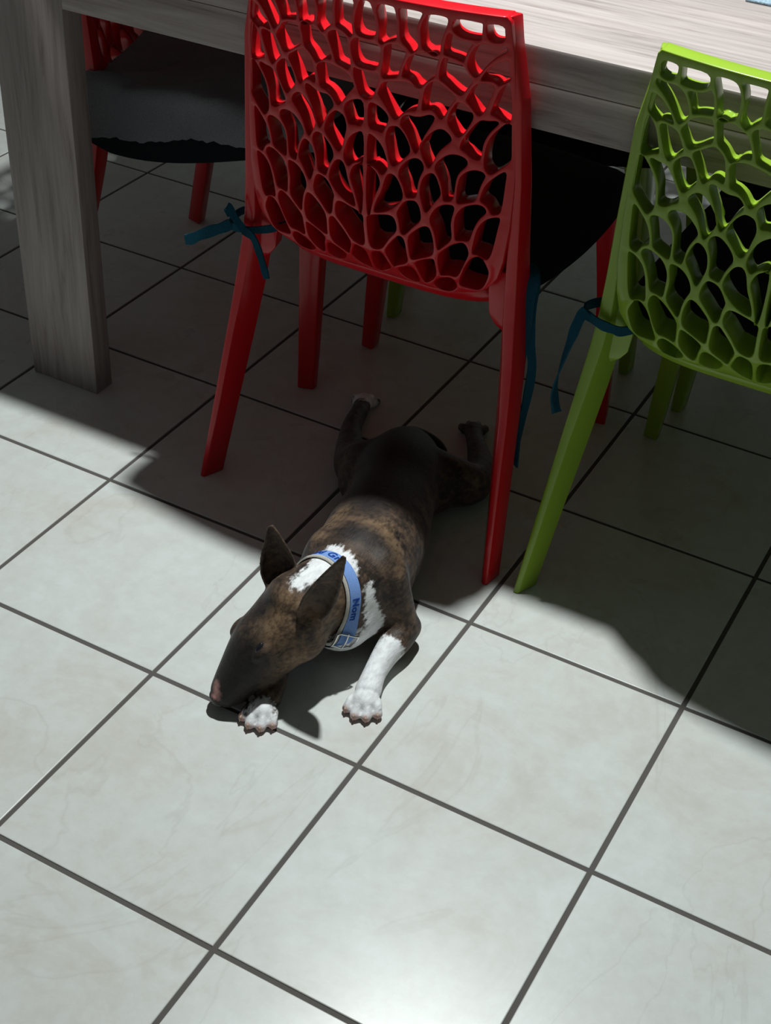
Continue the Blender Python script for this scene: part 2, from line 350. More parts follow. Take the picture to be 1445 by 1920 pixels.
def leg_rear_mesh(sx):
    # z, y of rear edge, outer x, rear width, depth, front width
    T = [(.819, .060, .187, .013, .020, .013), (.79, .062, .191, .013, .020, .013), (.715, .068, .206, .014, .020, .014), (.60, .078, .214, .015, .024, .017), (.50, .083, .218, .017, .030, .026), (.44, .084, .2215, .018, .036, .036),
         (.40, .081, .225, .018, .037, .040), (.33, .072, .2325, .016, .037, .040), (.25, .057, .240, .013, .036, .038), (.12, .028, .2505, .011, .035, .033), (0, .001, .260, .009, .034, .029)]
    bm = bmesh.new(); rings = []
    for z, y, xo, wr, d, wf in T[::-1]:
        rings.append([(sx * (xo - wr), y, z), (sx * (xo - .001), y, z), (sx * (xo + .005), y + d, z), (sx * (xo + .005 - wf), y + d, z)])
    loft(bm, rings)
    bmesh.ops.bevel(bm, geom=bm.edges[:], offset=.0022, segments=2, profile=.5, affect='EDGES')
    # moulded web where the leg meets the seat shell
    wv = [[(sx * xi, .100, zz), (sx * .208, .096, zz), (sx * .220, .120, zz), (sx * (xi + .006), .128, zz)] for zz, xi in ((.366, .200), (.378, .186), (.392, .176), (.43, .172), (.462, .180))]
    wv[0] = [((p[0] * .5 + sx * .206 * .5), p[1] * .6 + .110 * .4, p[2]) for p in wv[0]]
    wb = bmesh.new(); loft(wb, wv); bmesh.ops.bevel(wb, geom=wb.edges[:], offset=.0025, segments=2, profile=.5, affect='EDGES')
    tmpm = bpy.data.meshes.new('web'); wb.to_mesh(tmpm); wb.free(); bm.from_mesh(tmpm); bpy.data.meshes.remove(tmpm)
    return from_bm('leg', bm, 40)
def leg_front_mesh(sx):
    T = [(0, .497, .245, .026, .033), (.06, .497, .243, .029, .035), (.25, .492, .233, .036, .042), (.36, .487, .226, .044, .048), (.405, .484, .222, .052, .052), (.432, .482, .218, .056, .054)]
    bm = bmesh.new(); rings = []
    for z, y, xo, wx, d in T:
        rings.append([(sx * (xo - wx), y, z), (sx * xo, y + .004, z), (sx * (xo - .006), y + d, z), (sx * (xo - wx + .003), y + d, z)])
    loft(bm, rings); bmesh.ops.bevel(bm, geom=bm.edges[:], offset=.003, segments=2, profile=.5, affect='EDGES')
    return from_bm('leg', bm, 40)
def super_ring(cx, cy, ax, ay, z, N=56, e=4.0, zf=None):
    out = []
    for k in range(N):
        t = 2 * math.pi * k / N; c, s = math.cos(t), math.sin(t)
        x = cx + ax * math.copysign(abs(c) ** (2 / e), c); y = cy + ay * math.copysign(abs(s) ** (2 / e), s)
        out.append((x, y, z + (zf(x, y) if zf else 0)))
    return out
def seat_mesh():
    zf = lambda x, y: -.012 * (1 - min(1, (x / .2) ** 2)) * (1 - min(1, abs(y - .30) / .22)) + .008 * max(0, (y - .25) / .25) - .022 * max(0, (y - .47) / .06) ** 2
    bm = bmesh.new()
    R = [(.170, .165, .385), (.196, .205, .388), (.206, .213, .394), (.210, .217, .405), (.209, .216, .418), (.203, .210, .427), (.190, .197, .430), (.12, .12, .430), (.04, .04, .430)]
    loft(bm, [super_ring(0, .320, a, bq, z, 56, 4.2, zf) for a, bq, z in R])
    return from_bm('seat', bm, 50)
def make_chair(mesh_set, m, name, label, loc, rz, parts=('backrest', 'seat', 'rear', 'front'), group=None):
    t = thing(name, label, 'chair', loc, rz, group or 'pierced plastic chairs round the table')
    for nm, me in mesh_set:
        c = me.copy(); c.materials.clear(); o = obj(nm, c, m, t)
    return t
CH = [('backrest', lattice_mesh()), ('seat', seat_mesh()), ('leg', leg_rear_mesh(-1)), ('leg', leg_rear_mesh(1)), ('leg', leg_front_mesh(-1)), ('leg', leg_front_mesh(1))]
RC = (-.275, .410, 0); GC = (.283, .418, 0)
make_chair(CH, RED, 'dining_chair', 'red plastic chair with pierced backrest, standing over the lying dog', RC, 0)
make_chair(CH, GREEN, 'dining_chair', 'lime green pierced plastic chair nearest the camera, at the right of the photo', GC, 0)
LCH = (-1.066, .913, 0); LRZ = math.radians(-84)
make_chair(CH, RED, 'dining_chair', 'red plastic chair behind the slab table leg, its seat covered by a grey cloth', LCH, LRZ)
make_chair(CH, GREEN, 'dining_chair', 'green plastic chair across the table, its thin front legs showing behind the red chair', (-.36, 1.585, 0), math.radians(187))
make_chair(CH, GREEN, 'dining_chair', 'green plastic chair across the table, front leg showing behind the lime chair legs', (.29, 1.55, 0), math.radians(180))

# ------------------------------------------------------------------ seat cushions with tie straps
def cushion_mesh(seed=0, ax=.208, ay=.205, h=.040, z0=.428, droop=0.0, slope=False):
    bm = bmesh.new(); NX = 26; top = []; bot = []
    def pt(i, j, side):
        u, v = -1 + 2 * i / NX, -1 + 2 * j / NX
        x = ax * u * math.sqrt(1 - .10 * v * v); y = .325 + ay * v * math.sqrt(1 - .10 * u * u)
        f = (1 - abs(u) ** 5) * (1 - abs(v) ** 5)
        nz = noise.noise(Vector((x * 11 + seed, y * 11, seed))) * .006
        z = z0 + h * .42 + side * h * .55 * max(f, 0) ** .5 + (nz * f if side > 0 else 0)
        if side < 0: z = max(z, z0 - .002)
        z -= droop * (min(1.1, max(.3, 1.25 - 2.4 * (y - .1))) if slope else 1) * max(0, (abs(x) - .198) / max(.012, ax - .198), (abs(y - .325) - .19) / max(.012, ay - .19)) ** 1.4
        return (x, y, z)
    for i in range(NX + 1):
        top.append([bm.verts.new(pt(i, j, 1)) for j in range(NX + 1)])
    for i in range(NX + 1):
        bot.append([top[i][j] if i in (0, NX) or j in (0, NX) else bm.verts.new(pt(i, j, -1)) for j in range(NX + 1)])
    for i in range(NX):
        for j in range(NX):
            bm.faces.new((top[i][j], top[i + 1][j], top[i + 1][j + 1], top[i][j + 1]))
            q = (bot[i][j], bot[i][j + 1], bot[i + 1][j + 1], bot[i + 1][j])
            if len(set(q)) == 4: bm.faces.new(q)
    return from_bm('cushion', bm, 60)
OC1, OR1 = (-.36, 1.585, 0), math.radians(187)
OC2, OR2 = (.29, 1.55, 0), math.radians(180)
for oc, orz, lb in ((OC1, OR1, 'black seat cushion on the green chair across the table, seen past the red chair'), (OC2, OR2, 'black seat cushion across the table, seen through the lime chair back')):
    q = thing('seat_cushion', lb, 'cushion', oc, orz, 'black seat cushions')
    o = obj('pad', cushion_mesh(13 if oc is OC1 else 17, .240, .240, .055, .428, .050), BLACKCLOTH, q); o.location = (0, .012, 0)
def rel(c, p): return (p[0] - c[0], p[1] - c[1], p[2])
cu_r = thing('seat_cushion', 'black seat cushion with dark teal ties on the red chair over the dog', 'cushion', RC, 0, 'black seat cushions')
obj('pad', cushion_mesh(1, .236, .220, .048, .428, .030), BLACKCLOTH, cu_r)
cu_g = thing('seat_cushion', 'black seat cushion with a bright teal tie on the lime green chair', 'cushion', GC, 0, 'black seat cushions')
obj('pad', cushion_mesh(5, .218, .212, .046, .428, .018), BLACKCLOTH, cu_g)
cu_l = thing('seat_cushion', 'black seat cushion under the grey cloth, behind the slab table leg', 'cushion', LCH, LRZ, 'black seat cushions')
pl_ = obj('pad', cushion_mesh(9, .244, .245, .05, .428, .094, True), BLACKCLOTH, cu_l); pl_.location = (0, -.022, 0)
def tie(parent, c, pts, width=.012, side=(0, .3, 1), twist=None):
    return obj('tie', ribbon('tie', [rel(c, p) for p in pts], width, .0025, side, twist), TEAL, parent)
# red chair, left: a band round the leg, a bow loop, two tails
tie(cu_r, RC, [(-.440, .56, .440), (-.430, .53, .436), (-.446, .499, .430), (-.478, .484, .424), (-.505, .479, .424), (-.518, .492, .424), (-.518, .525, .428), (-.48, .55, .436)], .011, (0, 0, 1))
tie(cu_r, RC, [(-.484, .478, .424), (-.490, .472, .436), (-.500, .472, .447), (-.508, .474, .457), (-.514, .478, .452), (-.510, .480, .440)], .011, (.3, .5, .8))
tie(cu_r, RC, [(-.508, .478, .428), (-.518, .470, .422), (-.532, .464, .416), (-.553, .460, .404), (-.566, .456, .396), (-.574, .453, .394)], .016, (.2, .2, 1))
tie(cu_r, RC, [(-.486, .477, .424), (-.468, .474, .420), (-.458, .472, .406), (-.449, .468, .392), (-.441, .464, .378), (-.436, .462, .366)], .011, (1, 0, .25))
# red chair, right: two tails hanging straight down from the cushion corner
tie(cu_r, RC, [(-.080, .575, .450), (-.056, .545, .460), (-.045, .528, .458), (-.043, .520, .430), (-.044, .520, .38), (-.046, .520, .33), (-.046, .520, .28), (-.040, .520, .22), (-.036, .520, .149)], .017, (1, .3, 0), .02)
tie(cu_r, RC, [(-.075, .572, .450), (-.050, .542, .456), (-.041, .528, .45), (-.040, .524, .41), (-.037, .524, .36), (-.030, .525, .32), (-.031, .524, .27), (-.037, .524, .21), (-.042, .522, .158)], .013, (1, -.2, 0), -.03)
# lime chair, left: a band round the leg and a long tail
tie(cu_g, GC, [(.13, .58, .440), (.125, .54, .432), (.101, .505, .430), (.090, .495, .434), (.076, .490, .438), (.060, .490, .443), (.047, .492, .448), (.042, .515, .446), (.06, .55, .442), (.10, .575, .440)], .013, (0, 0, 1))
tie(cu_g, GC, [(.052, .486, .454), (.046, .483, .446), (.041, .479, .425), (.036, .478, .400), (.031, .474, .370), (.028, .470, .340), (.031, .466, .320), (.038, .462, .302)], .015, (1, .3, 0), .06)

# grey cloth thrown over the left chair's cushion
def cloth_mesh():
    bm = bmesh.new(); NU, NV = 70, 60; g = []
    for i in range(NU + 1):
        row = []
        for j in range(NV + 1):
            u = i / NU; v = j / NV
            edge = .246; top = .488 + .010 * math.cos((.115 + .43 * v - .32) * 6)
            y = .10 + .44 * v; hang = .086 - .066 * v          # the hem rises towards the front
            L1 = edge + .20 - .02; s = u * (L1 + .0314 + hang) - .20
            wav = .010 * math.sin(y * 34) * max(0, min(1, (s - edge) / .06))
            if s < edge - .02: x = s; z = top
            elif s < edge + .0114:
                a = (s - edge + .02) / .0314 * math.pi / 2; x = edge - .02 + .02 * math.sin(a); z = top - .02 * (1 - math.cos(a))
            else: x = edge + .12 * (s - edge - .0114); z = top - .02 - (s - edge - .0114)
            f = noise.noise(Vector((s * 4.0 + 3, y * 7, 2.0))); f2 = noise.noise(Vector((s * 9 + y * 10, y * 4 - s * 8, 7.0)))
            z += (.016 * f + .018 * abs(f2)) * (1 if s < edge else .3); x += wav + (.016 * f + .018 * f2) * (1 if s > edge - .02 else 0)
            z += .05 * max(0, min(1, (.16 - s) / .2)) * max(0, min(1, (.40 - y) / .2)) * (.6 + .5 * f)
            if i == NU: z += .006 * noise.noise(Vector((y * 70, 0, 0)))
            row.append(bm.verts.new((x, y, z)))
        g.append(row)
    for i in range(NU):
        for j in range(NV): bm.faces.new((g[i][j], g[i + 1][j], g[i + 1][j + 1], g[i][j + 1]))
    bmesh.ops.solidify(bm, geom=bm.faces[:], thickness=.002)
    return from_bm('cloth', bm, 60)
cl = obj('draped_cloth', cloth_mesh(), GREYCLOTH); cl.location = LCH; cl.rotation_euler = (0, 0, LRZ)
tag(cl, 'grey linen cloth with a frayed hem draped over the cushion behind the table leg', 'cloth')

# ------------------------------------------------------------------ dog, lying on its belly with the hind legs stretched back
def V(*a): return np.array(a, float)
def nrm(a): return a / np.linalg.norm(a)
dbm = bmesh.new()
def dtube(pts, n=20, sub=4, caps=True, up=(0, 0, 1)):
    """pts: (x, y, z, half width, half height); smooth tube with round ends"""
    P = catmull([list(p) for p in pts], sub, False); rings = []
    def ring(c, t, a, bq):
        u = V(*up) - t * np.dot(V(*up), t)
        if np.linalg.norm(u) < .05: u = V(0, 1, 0) - t * t[1]
        u = nrm(u); s = np.cross(t, u)
        return [c + s * a * math.cos(2 * math.pi * k / n) + u * bq * math.sin(2 * math.pi * k / n) for k in range(n)]
    T = [nrm(P[min(i + 1, len(P) - 1)][:3] - P[max(i - 1, 0)][:3]) for i in range(len(P))]
    r0 = min(P[0][3], P[0][4]); r1 = min(P[-1][3], P[-1][4])
    for a in (80, 60, 40, 20): q = math.radians(a); rings.append(ring(P[0][:3] - T[0] * r0 * math.sin(q), T[0], P[0][3] * math.cos(q), P[0][4] * math.cos(q)))
    for p, t in zip(P, T): rings.append(ring(p[:3], t, p[3], p[4]))
    for a in (20, 40, 60, 80): q = math.radians(a); rings.append(ring(P[-1][:3] + T[-1] * r1 * math.sin(q), T[-1], P[-1][3] * math.cos(q), P[-1][4] * math.cos(q)))
    loft(dbm, rings)
def dball(c, r, ax=None, seg=16):
    r = r if hasattr(r, '__len__') else (r, r, r)
    res = bmesh.ops.create_icosphere(dbm, subdivisions=3, radius=1)
    A = np.array(ax) if ax is not None else np.eye(3)
    for v in res['verts']:
        q = np.array(v.co) * np.array(r); v.co = Vector(V(*c) + q[0] * A[0] + q[1] * A[1] + q[2] * A[2])

# torso, chest, neck
dtube([(-.128, .168, .072, .050, .052), (-.140, .215, .082, .071, .080), (-.154, .29, .081, .077, .080), (-.173, .36, .075, .075, .074), (-.197, .44, .067, .067, .066), (-.222, .51, .064, .070, .063), (-.245, .575, .053, .056, .051), (-.262, .615, .042, .034, .034)], n=28)
dtube([(-.158, .104, .124, .046, .048), (-.146, .145, .116, .050, .056), (-.137, .185, .100, .056, .064), (-.138, .225, .088, .062, .070)], n=24)
# shoulders and fore limbs
dball((-.104, .235, .090), (.037, .054, .066)); dball((-.190, .240, .088), (.036, .052, .062)); dball((-.122, .195, .066), (.048, .040, .048))
dtube([(-.102, .236, .110, .034, .040), (-.084, .232, .074, .031, .034), (-.060, .229, .038, .023, .023)])
dtube([(-.058, .236, .034, .0215, .0215), (-.058, .206, .032, .0225, .023), (-.059, .172, .026, .0185, .019), (-.056, .140, .020, .0165, .016), (-.049, .112, .0165, .0185, .015)])
dtube([(-.205, .215, .070, .03, .03), (-.200, .165, .035, .022, .022), (-.176, .090, .028, .018, .018), (-.160, .050, .022, .0165, .016), (-.155, .028, .0175, .0185, .015)])
TOES = []
def paw(w, d, size=1.0, lift=0):
    """four toes fanning out from the end of the limb"""
    w = V(*w); d = nrm(V(*d)); s = V(-d[1], d[0], 0)
    dball(w + d * .008 * size + V(0, 0, .001), (.020 * size, .020 * size, .0135 * size), [d, s, V(0, 0, 1)])
    for k, (off, ln, sp) in enumerate(((-.0180, .019, -.22), (-.0066, .029, -.06), (.0066, .029, .06), (.0180, .019, .22))):
        q = nrm(d + s * sp); a = w + s * off * size + d * .006 * size
        e = a + q * ln * size; e[2] = .0082 * size + lift; a[2] = .013 * size + lift; m = (a + e) / 2 + V(0, 0, .0035 * size)
        dtube([(*a, .0056 * size, .0070 * size), (*m, .0060 * size, .0084 * size), (*e, .0074 * size, .0082 * size)], n=12, sub=3)
        TOES.append((e, q, size))
paw((-.0465, .104, .014), (.28, -1, 0), .95); paw((-.154, .017, .014), (.22, -1, 0), .95)
# hind limbs stretched out behind
dball((-.272, .505, .050), (.046, .066, .048)); dball((-.175, .535, .050), (.046, .060, .047))
dtube([(-.262, .520, .058, .046, .048), (-.292, .512, .050, .040, .044), (-.318, .528, .038, .030, .034), (-.344, .570, .030, .026, .026), (-.372, .618, .024, .019, .020), (-.386, .652, .022, .0165, .018), (-.400, .700, .017, .0150, .0145), (-.410, .728, .0145, .0165, .013)])
dtube([(-.188, .545, .056, .046, .046), (-.150, .560, .048, .040, .042), (-.128, .590, .036, .030, .032), (-.140, .640, .028, .024, .025), (-.170, .690, .024, .018, .019), (-.195, .730, .017, .0150, .0145), (-.208, .752, .0145, .0165, .013)])
paw((-.408, .722, .0135), (-.3, 1, 0), .92); paw((-.206, .748, .0135), (-.45, 1, 0), .92)
# short tail
dtube([(-.262, .60, .055, .020, .020), (-.275, .645, .045, .015, .015), (-.262, .668, .034, .012, .012), (-.238, .676, .024, .009, .009), (-.222, .672, .016, .006, .006)])

# head: long egg shaped profile turned to its right, chin near the floor
NOSE = V(-.214, -.016, .022)
hf = nrm(V(-.353, -.751, -.558)); hl = V(.866, -.499, .038); hl = nrm(hl - hf * np.dot(hl, hf)); hu = np.cross(hf, hl)
HL = .182; HO = NOSE - hf * HL
def hp(s, l_, u): return HO + hf * s + hl * l_ + hu * u
def head():
    # s, half width, top, bottom
    T = [(-.022, .024, .020, -.020), (-.012, .037, .034, -.034), (.005, .047, .045, -.046), (.03, .051, .0485, -.052), (.055, .048, .0465, -.051), (.08, .0425, .047, -.047), (.105, .035, .039, -.042), (.13, .0275, .027, -.036), (.15, .0225, .016, -.030), (.162, .0185, .008, -.025), (.169, .011, -.001, -.018)]
    P = [q * [HL / .170, 1, 1, 1] for q in catmull(T, 4, False)]; n = 32; rings = []
    for s, a, t, bt in P:
        a *= 1.05
        c = (t + bt) / 2; h = (t - bt) / 2; r = []
        for k in range(n):
            q = 2 * math.pi * k / n; cx, sx = math.cos(q), math.sin(q); e = .85
            r.append(hp(s, a * math.copysign(abs(cx) ** e, cx) * (1 - .10 * max(0, sx)), c + h * math.copysign(abs(sx) ** e, sx)))
        rings.append(r)
    loft(dbm, rings)
    for sg in (1, -1):
        dball(hp(.040, sg * .038, -.018), (.030, .017, .026), [hf, hl, hu])      # cheek muscle
        dball(hp(.088, sg * .030, .028), (.018, .010, .009), [hf, hl, hu])        # brow
        dball(hp(.150, sg * .0135, -.016), (.020, .012, .014), [hf, hl, hu])      # lip
    dball(hp(HL - .004, 0, -.003), (.007, .0125, .009), [hf, hl, hu])
head()
def ear(base, tip, opening, wid):
    a = V(*tip) - V(*base); L = np.linalg.norm(a); a /= L; o = V(*opening); o = nrm(o - a * np.dot(o, a)); s = np.cross(a, o)
    prof = [(-.10, .80), (0, .92), (.15, 1.0), (.35, .90), (.55, .70), (.75, .45), (.9, .24), (1.0, .10)]
    P = catmull(prof, 3, False); M = 12; out = []; inn = []
    for t, w_ in P:
        r = wid * w_; ro, ri = [], []
        for k in range(M + 1):
            q = (-1 + 2 * k / M) * 1.25
            d = s * math.sin(q) * r * 1.02 - o * (math.cos(q) - .35) * r * .95
            c = V(*base) + a * L * t
            nd = nrm(s * math.sin(q) - o * math.cos(q))
            ro.append(c + d + nd * .0022); ri.append(c + d - nd * .0026)
        out.append(ro); inn.append(ri)
    loft(dbm, [ro + ri[::-1] for ro, ri in zip(out, inn)])
EB_L = hp(.006, .049, .031); EB_R = hp(.008, -.029, .034)
EAR_L = (EB_L, EB_L + hu * .066 - hf * .078 + hl * .034); EAR_R = (EB_R, EB_R + hu * .068 - hf * .044 - hl * .018)
ear(EAR_L[0], EAR_L[1], hf * .45 + hl * .8 + hu * .25, .0215); ear(EAR_R[0], EAR_R[1], V(.36, -.65, .30), .0255)

bmesh.ops.recalc_face_normals(dbm, faces=dbm.faces[:])
raw = bpy.data.meshes.new('raw'); dbm.to_mesh(raw); dbm.free()
tmp = bpy.data.objects.new('tmp', raw); COL.objects.link(tmp)
rm = tmp.modifiers.new('r', 'REMESH'); rm.mode = 'VOXEL'; rm.voxel_size = .0021
sm_ = tmp.modifiers.new('s', 'SMOOTH'); sm_.factor = .5; sm_.iterations = 3
dg = bpy.context.evaluated_depsgraph_get(); body_me = bpy.data.meshes.new_from_object(tmp.evaluated_get(dg)); body_me.name = 'body'
bpy.data.objects.remove(tmp); bpy.data.meshes.remove(raw)
nv = len(body_me.vertices); co = np.zeros(nv * 3); body_me.vertices.foreach_get('co', co); co = co.reshape(-1, 3)
ne = len(body_me.edges); ev = np.zeros(ne * 2, int); body_me.edges.foreach_get('vertices', ev); ev = ev.reshape(-1, 2)
deg = np.bincount(ev.ravel(), minlength=nv).astype(float)[:, None]
def axis_dist(P, pts):
    d = np.full(len(P), 9.)
    for a, bq in zip(pts, pts[1:]):
        a, bq = V(*a), V(*bq); t = np.clip(((P - a) @ (bq - a)) / np.dot(bq - a, bq - a), 0, 1)[:, None]
        d = np.minimum(d, np.linalg.norm(P - a - t * (bq - a), axis=1))
    return d
dist = axis_dist(co, [(-.146, .165, .09), (-.15, .25, .08), (-.2, .44, .07), (-.25, .58, .05), (-.27, .66, .04)])
wt = np.clip((.125 - dist) / .03, 0, 1) * np.clip((co[:, 2] - .012) / .02, 0, 1)
dear = np.minimum(axis_dist(co, [EAR_L[0], EAR_L[1]]), axis_dist(co, [EAR_R[0], EAR_R[1]]))
wt *= np.clip((dear - .02) / .02, 0, 1); wt = np.maximum(wt, .0)[:, None]
for it in range(60):
    acc = np.zeros_like(co)
    for k in range(3):
        acc[:, k] = np.bincount(ev[:, 0], co[ev[:, 1], k], nv) + np.bincount(ev[:, 1], co[ev[:, 0], k], nv)
    co = co + (acc / deg - co) * .6 * wt
co[:, 2] = np.maximum(co[:, 2], .0005)
DOG = V(-.17, .33, 0)
body_me.vertices.foreach_set('co', (co - DOG).ravel())
body_me.shade_smooth()

# coat markings (white, dark, tan, bare pink skin) stored per vertex; noise in the material breaks their edges up
def cap(pts):
    """pts: (x, y, z, r) chain -> 0.5 on the border, above it inside"""
    best = np.full(len(co), -9.)
    if len(pts) == 1: pts = pts * 2
    for a, bq in zip(pts, pts[1:]):
        A_, B_ = V(*a[:3]), V(*bq[:3]); L2 = max(np.dot(B_ - A_, B_ - A_), 1e-9)
        t = np.clip(((co - A_) @ (B_ - A_)) / L2, 0, 1); r = a[3] + (bq[3] - a[3]) * t
        best = np.maximum(best, r - np.linalg.norm(co - A_ - t[:, None] * (B_ - A_), axis=1))
    return .5 + best * 28
white = np.maximum.reduce([
    cap([(-.152, .098, .172, .011), (-.143, .140, .172, .019), (-.158, .188, .160, .017)]),
    cap([(-.160, .186, .160, .015), (-.136, .182, .164, .015), (-.112, .172, .160, .010)]),
    cap([(-.090, .178, .130, .008), (-.084, .174, .102, .013), (-.082, .176, .066, .021), (-.110, .150, .055, .034)]),
    cap([(-.056, .172, .028, .0265), (-.046, .10, .015, .028), (-.03, .055, .008, .03)]),
    cap([(-.150, .004, .014, .019), (-.145, -.008, .008, .027)]),
    cap([(-.408, .728, .012, .022), (-.425, .76, .010, .026)])])
dark = np.maximum.reduce([
    cap([(-.165, .30, .165, .018), (-.185, .36, .152, .050), (-.215, .46, .135, .066), (-.245, .57, .10, .062), (-.265, .66, .04, .04)]),
    cap([tuple(hp(.12, .004, .03)) + (.030,), tuple(hp(.165, .004, -.005)) + (.034,)]),
    cap([tuple(hp(.095, .020, .040)) + (.014,), tuple(hp(.12, .02, .01)) + (.024,)]),
    cap([tuple(hp(.05, -.01, .05)) + (.014,)]), cap([tuple(EAR_L[0] + (EAR_L[1] - EAR_L[0]) * .1 + hl * .012) + (.014,)]),
    cap([(-.150, .235, .165, .016), (-.105, .235, .140, .014)])])
tan = np.maximum.reduce([
    cap([(-.146, .268, .165, .005), (-.122, .274, .160, .010), (-.098, .262, .150, .009), (-.074, .240, .134, .006)]),
    cap([(-.215, .260, .125, .016), (-.20, .285, .145, .010)]),
    cap([(-.160, .036, .118, .013), (-.160, .058, .140, .013)]), cap([(-.154, .076, .160, .012), (-.118, .085, .140, .008)]),
    cap([tuple(hp(.075, .045, -.012)) + (.014,), tuple(hp(.03, .05, -.02)) + (.012,)]),
    cap([tuple(hp(-.02, .05, -.01)) + (.020,)]), cap([(-.122, .051, .093, .016)])])
skin = cap([(-.2115, -.009, .042, .0052), (-.2085, -.016, .034, .0066)])
for e_, q_, z_ in TOES:
    skin = np.maximum(skin, cap([tuple(e_ + q_ * .0062 * z_ + V(0, 0, -.0020)) + (.0066,)]))
for nm, ar in (('white', white), ('dark', dark), ('tan', tan), ('skin', skin)):
    at = body_me.attributes.new(nm, 'FLOAT', 'POINT'); at.data.foreach_set('value', np.clip(ar, -1, 2).astype(np.float32))
COAT = new_mat('dog_coat', (.08, .05, .03), .55, .3)
n, l, b = nodes(COAT)
b.inputs['Sheen Weight'].default_value = .06; b.inputs['Sheen Roughness'].default_value = .45
tc = n.new('ShaderNodeTexCoord')
def noise_node(scale, detail=3, stretch=None, rough=.6):
    mp = n.new('ShaderNodeMapping'); nz = n.new('ShaderNodeTexNoise')
    if stretch: mp.inputs['Scale'].default_value = stretch
    nz.inputs['Scale'].default_value = scale; nz.inputs['Detail'].default_value = detail; nz.inputs['Roughness'].default_value = rough
    l.new(tc.outputs['Object'], mp.inputs['Vector']); l.new(mp.outputs['Vector'], nz.inputs['Vector']); return nz
def attr(nm):
    q = n.new('ShaderNodeAttribute'); q.attribute_name = nm; return q
def math_(op, a, bq):
    q = n.new('ShaderNodeMath'); q.operation = op
    for i, x in enumerate((a, bq)):
        if isinstance(x, (int, float)): q.inputs[i].default_value = x
        else: l.new(x, q.inputs[i])
    return q.outputs[0]
def mask(nm, nz, amt, soft):
    v = math_('ADD', attr(nm).outputs['Fac'], math_('MULTIPLY', math_('SUBTRACT', nz.outputs['Fac'], .5), amt))
    m = n.new('ShaderNodeMapRange'); m.inputs['From Min'].default_value = .5 - soft; m.inputs['From Max'].default_value = .5 + soft
    l.new(v, m.inputs['Value']); return m.outputs['Result']
def mix(fac, a, bq):
    q = n.new('ShaderNodeMix'); q.data_type = 'RGBA'; l.new(fac, q.inputs['Factor'])
    for i, x in (('A', a), ('B', bq)):
        if isinstance(x, tuple): q.inputs[i].default_value = (*x, 1)
        else: l.new(x, q.inputs[i])
    return q.outputs['Result']
hair = noise_node(420, 3, (1, .28, 1)); hair2 = noise_node(160, 4, (1, .45, 1)); brind = noise_node(26, 5, (.6, 1.5, 1.0), .7)
rp = ramp(n, [(.38, (.010, .008, .008)), (.47, (.040, .026, .019)), (.56, (.095, .060, .040)), (.66, (.17, .11, .065))])
l.new(math_('ADD', math_('MULTIPLY', brind.outputs['Fac'], .62), math_('MULTIPLY', hair2.outputs['Fac'], .38)), rp.inputs['Fac'])
tanc = ramp(n, [(.3, (.10, .056, .026)), (.7, (.24, .155, .088))]); l.new(hair2.outputs['Fac'], tanc.inputs['Fac'])
dkc = ramp(n, [(.3, (.006, .005, .005)), (.75, (.026, .021, .019))]); l.new(hair2.outputs['Fac'], dkc.inputs['Fac'])
whc = ramp(n, [(.25, (.60, .60, .60)), (.6, (.84, .85, .86))]); l.new(hair2.outputs['Fac'], whc.inputs['Fac'])
c = mix(mask('tan', hair2, 1.6, .45), rp.outputs['Color'], tanc.outputs['Color'])
c = mix(mask('dark', hair2, 1.6, .5), c, dkc.outputs['Color'])
c = mix(mask('white', hair2, .9, .10), c, whc.outputs['Color'])
c = mix(mask('skin', hair2, .3, .12), c, (.58, .30, .27))
l.new(c, b.inputs['Base Color'])
bp = n.new('ShaderNodeBump'); bp.inputs['Strength'].default_value = .5; bp.inputs['Distance'].default_value = .0012
l.new(hair.outputs['Fac'], bp.inputs['Height']); l.new(bp.outputs['Normal'], b.inputs['Normal'])

dog = thing('dog', 'brindle and white bull terrier in a blue collar lying under the red chair', 'dog', tuple(DOG), 0)
body = obj('body', body_me, COAT, dog)

def dmesh(name, m, parent, builder, smooth=40, label=None):
    bm = bmesh.new(); builder(bm); me = from_bm(name, bm, smooth)
    for v in me.vertices: v.co = v.co - Vector(DOG)
    o = obj(name, me, m, parent)
    if label: o['label'] = label
    return o
def ball(bm, c, r, ax):
    res = bmesh.ops.create_icosphere(bm, subdivisions=3, radius=1)
    for v in res['verts']:
        v.co = Vector(V(*c) + v.co[0] * r[0] * ax[0] + v.co[1] * r[1] * ax[1] + v.co[2] * r[2] * ax[2])
EYE = new_mat('dark_eye', (.012, .012, .016), .08, .6); CLAW = new_mat('pale_claw', (.52, .36, .28), .4, .4); NOSEM = new_mat('black_nose', (.016, .014, .015), .4, .5); add_bump(NOSEM, 900, .4)
ep = V(-.164, .023, .107) - HO; es, el_, eu = np.dot(ep, hf), np.dot(ep, hl), np.dot(ep, hu)
for sg in (1, -1):
    out = nrm(hl * sg * .8 + hu * .6); al = nrm(hf * .9 + hu * -.25 - out * np.dot(hf * .9 - hu * .25, out))
    dmesh('eye', EYE, dog, lambda bm: ball(bm, hp(es, sg * (el_ - (.0030 if sg > 0 else .0085)), eu - .0020 - (0 if sg > 0 else .002)), (.0090, .0044, .0056), (al, np.cross(out, al), out)))
dmesh('nose', NOSEM, dog, lambda bm: ball(bm, hp(HL - .0015, 0, -.0095), (.0065, .0115, .0075), (hf, hl, hu)))
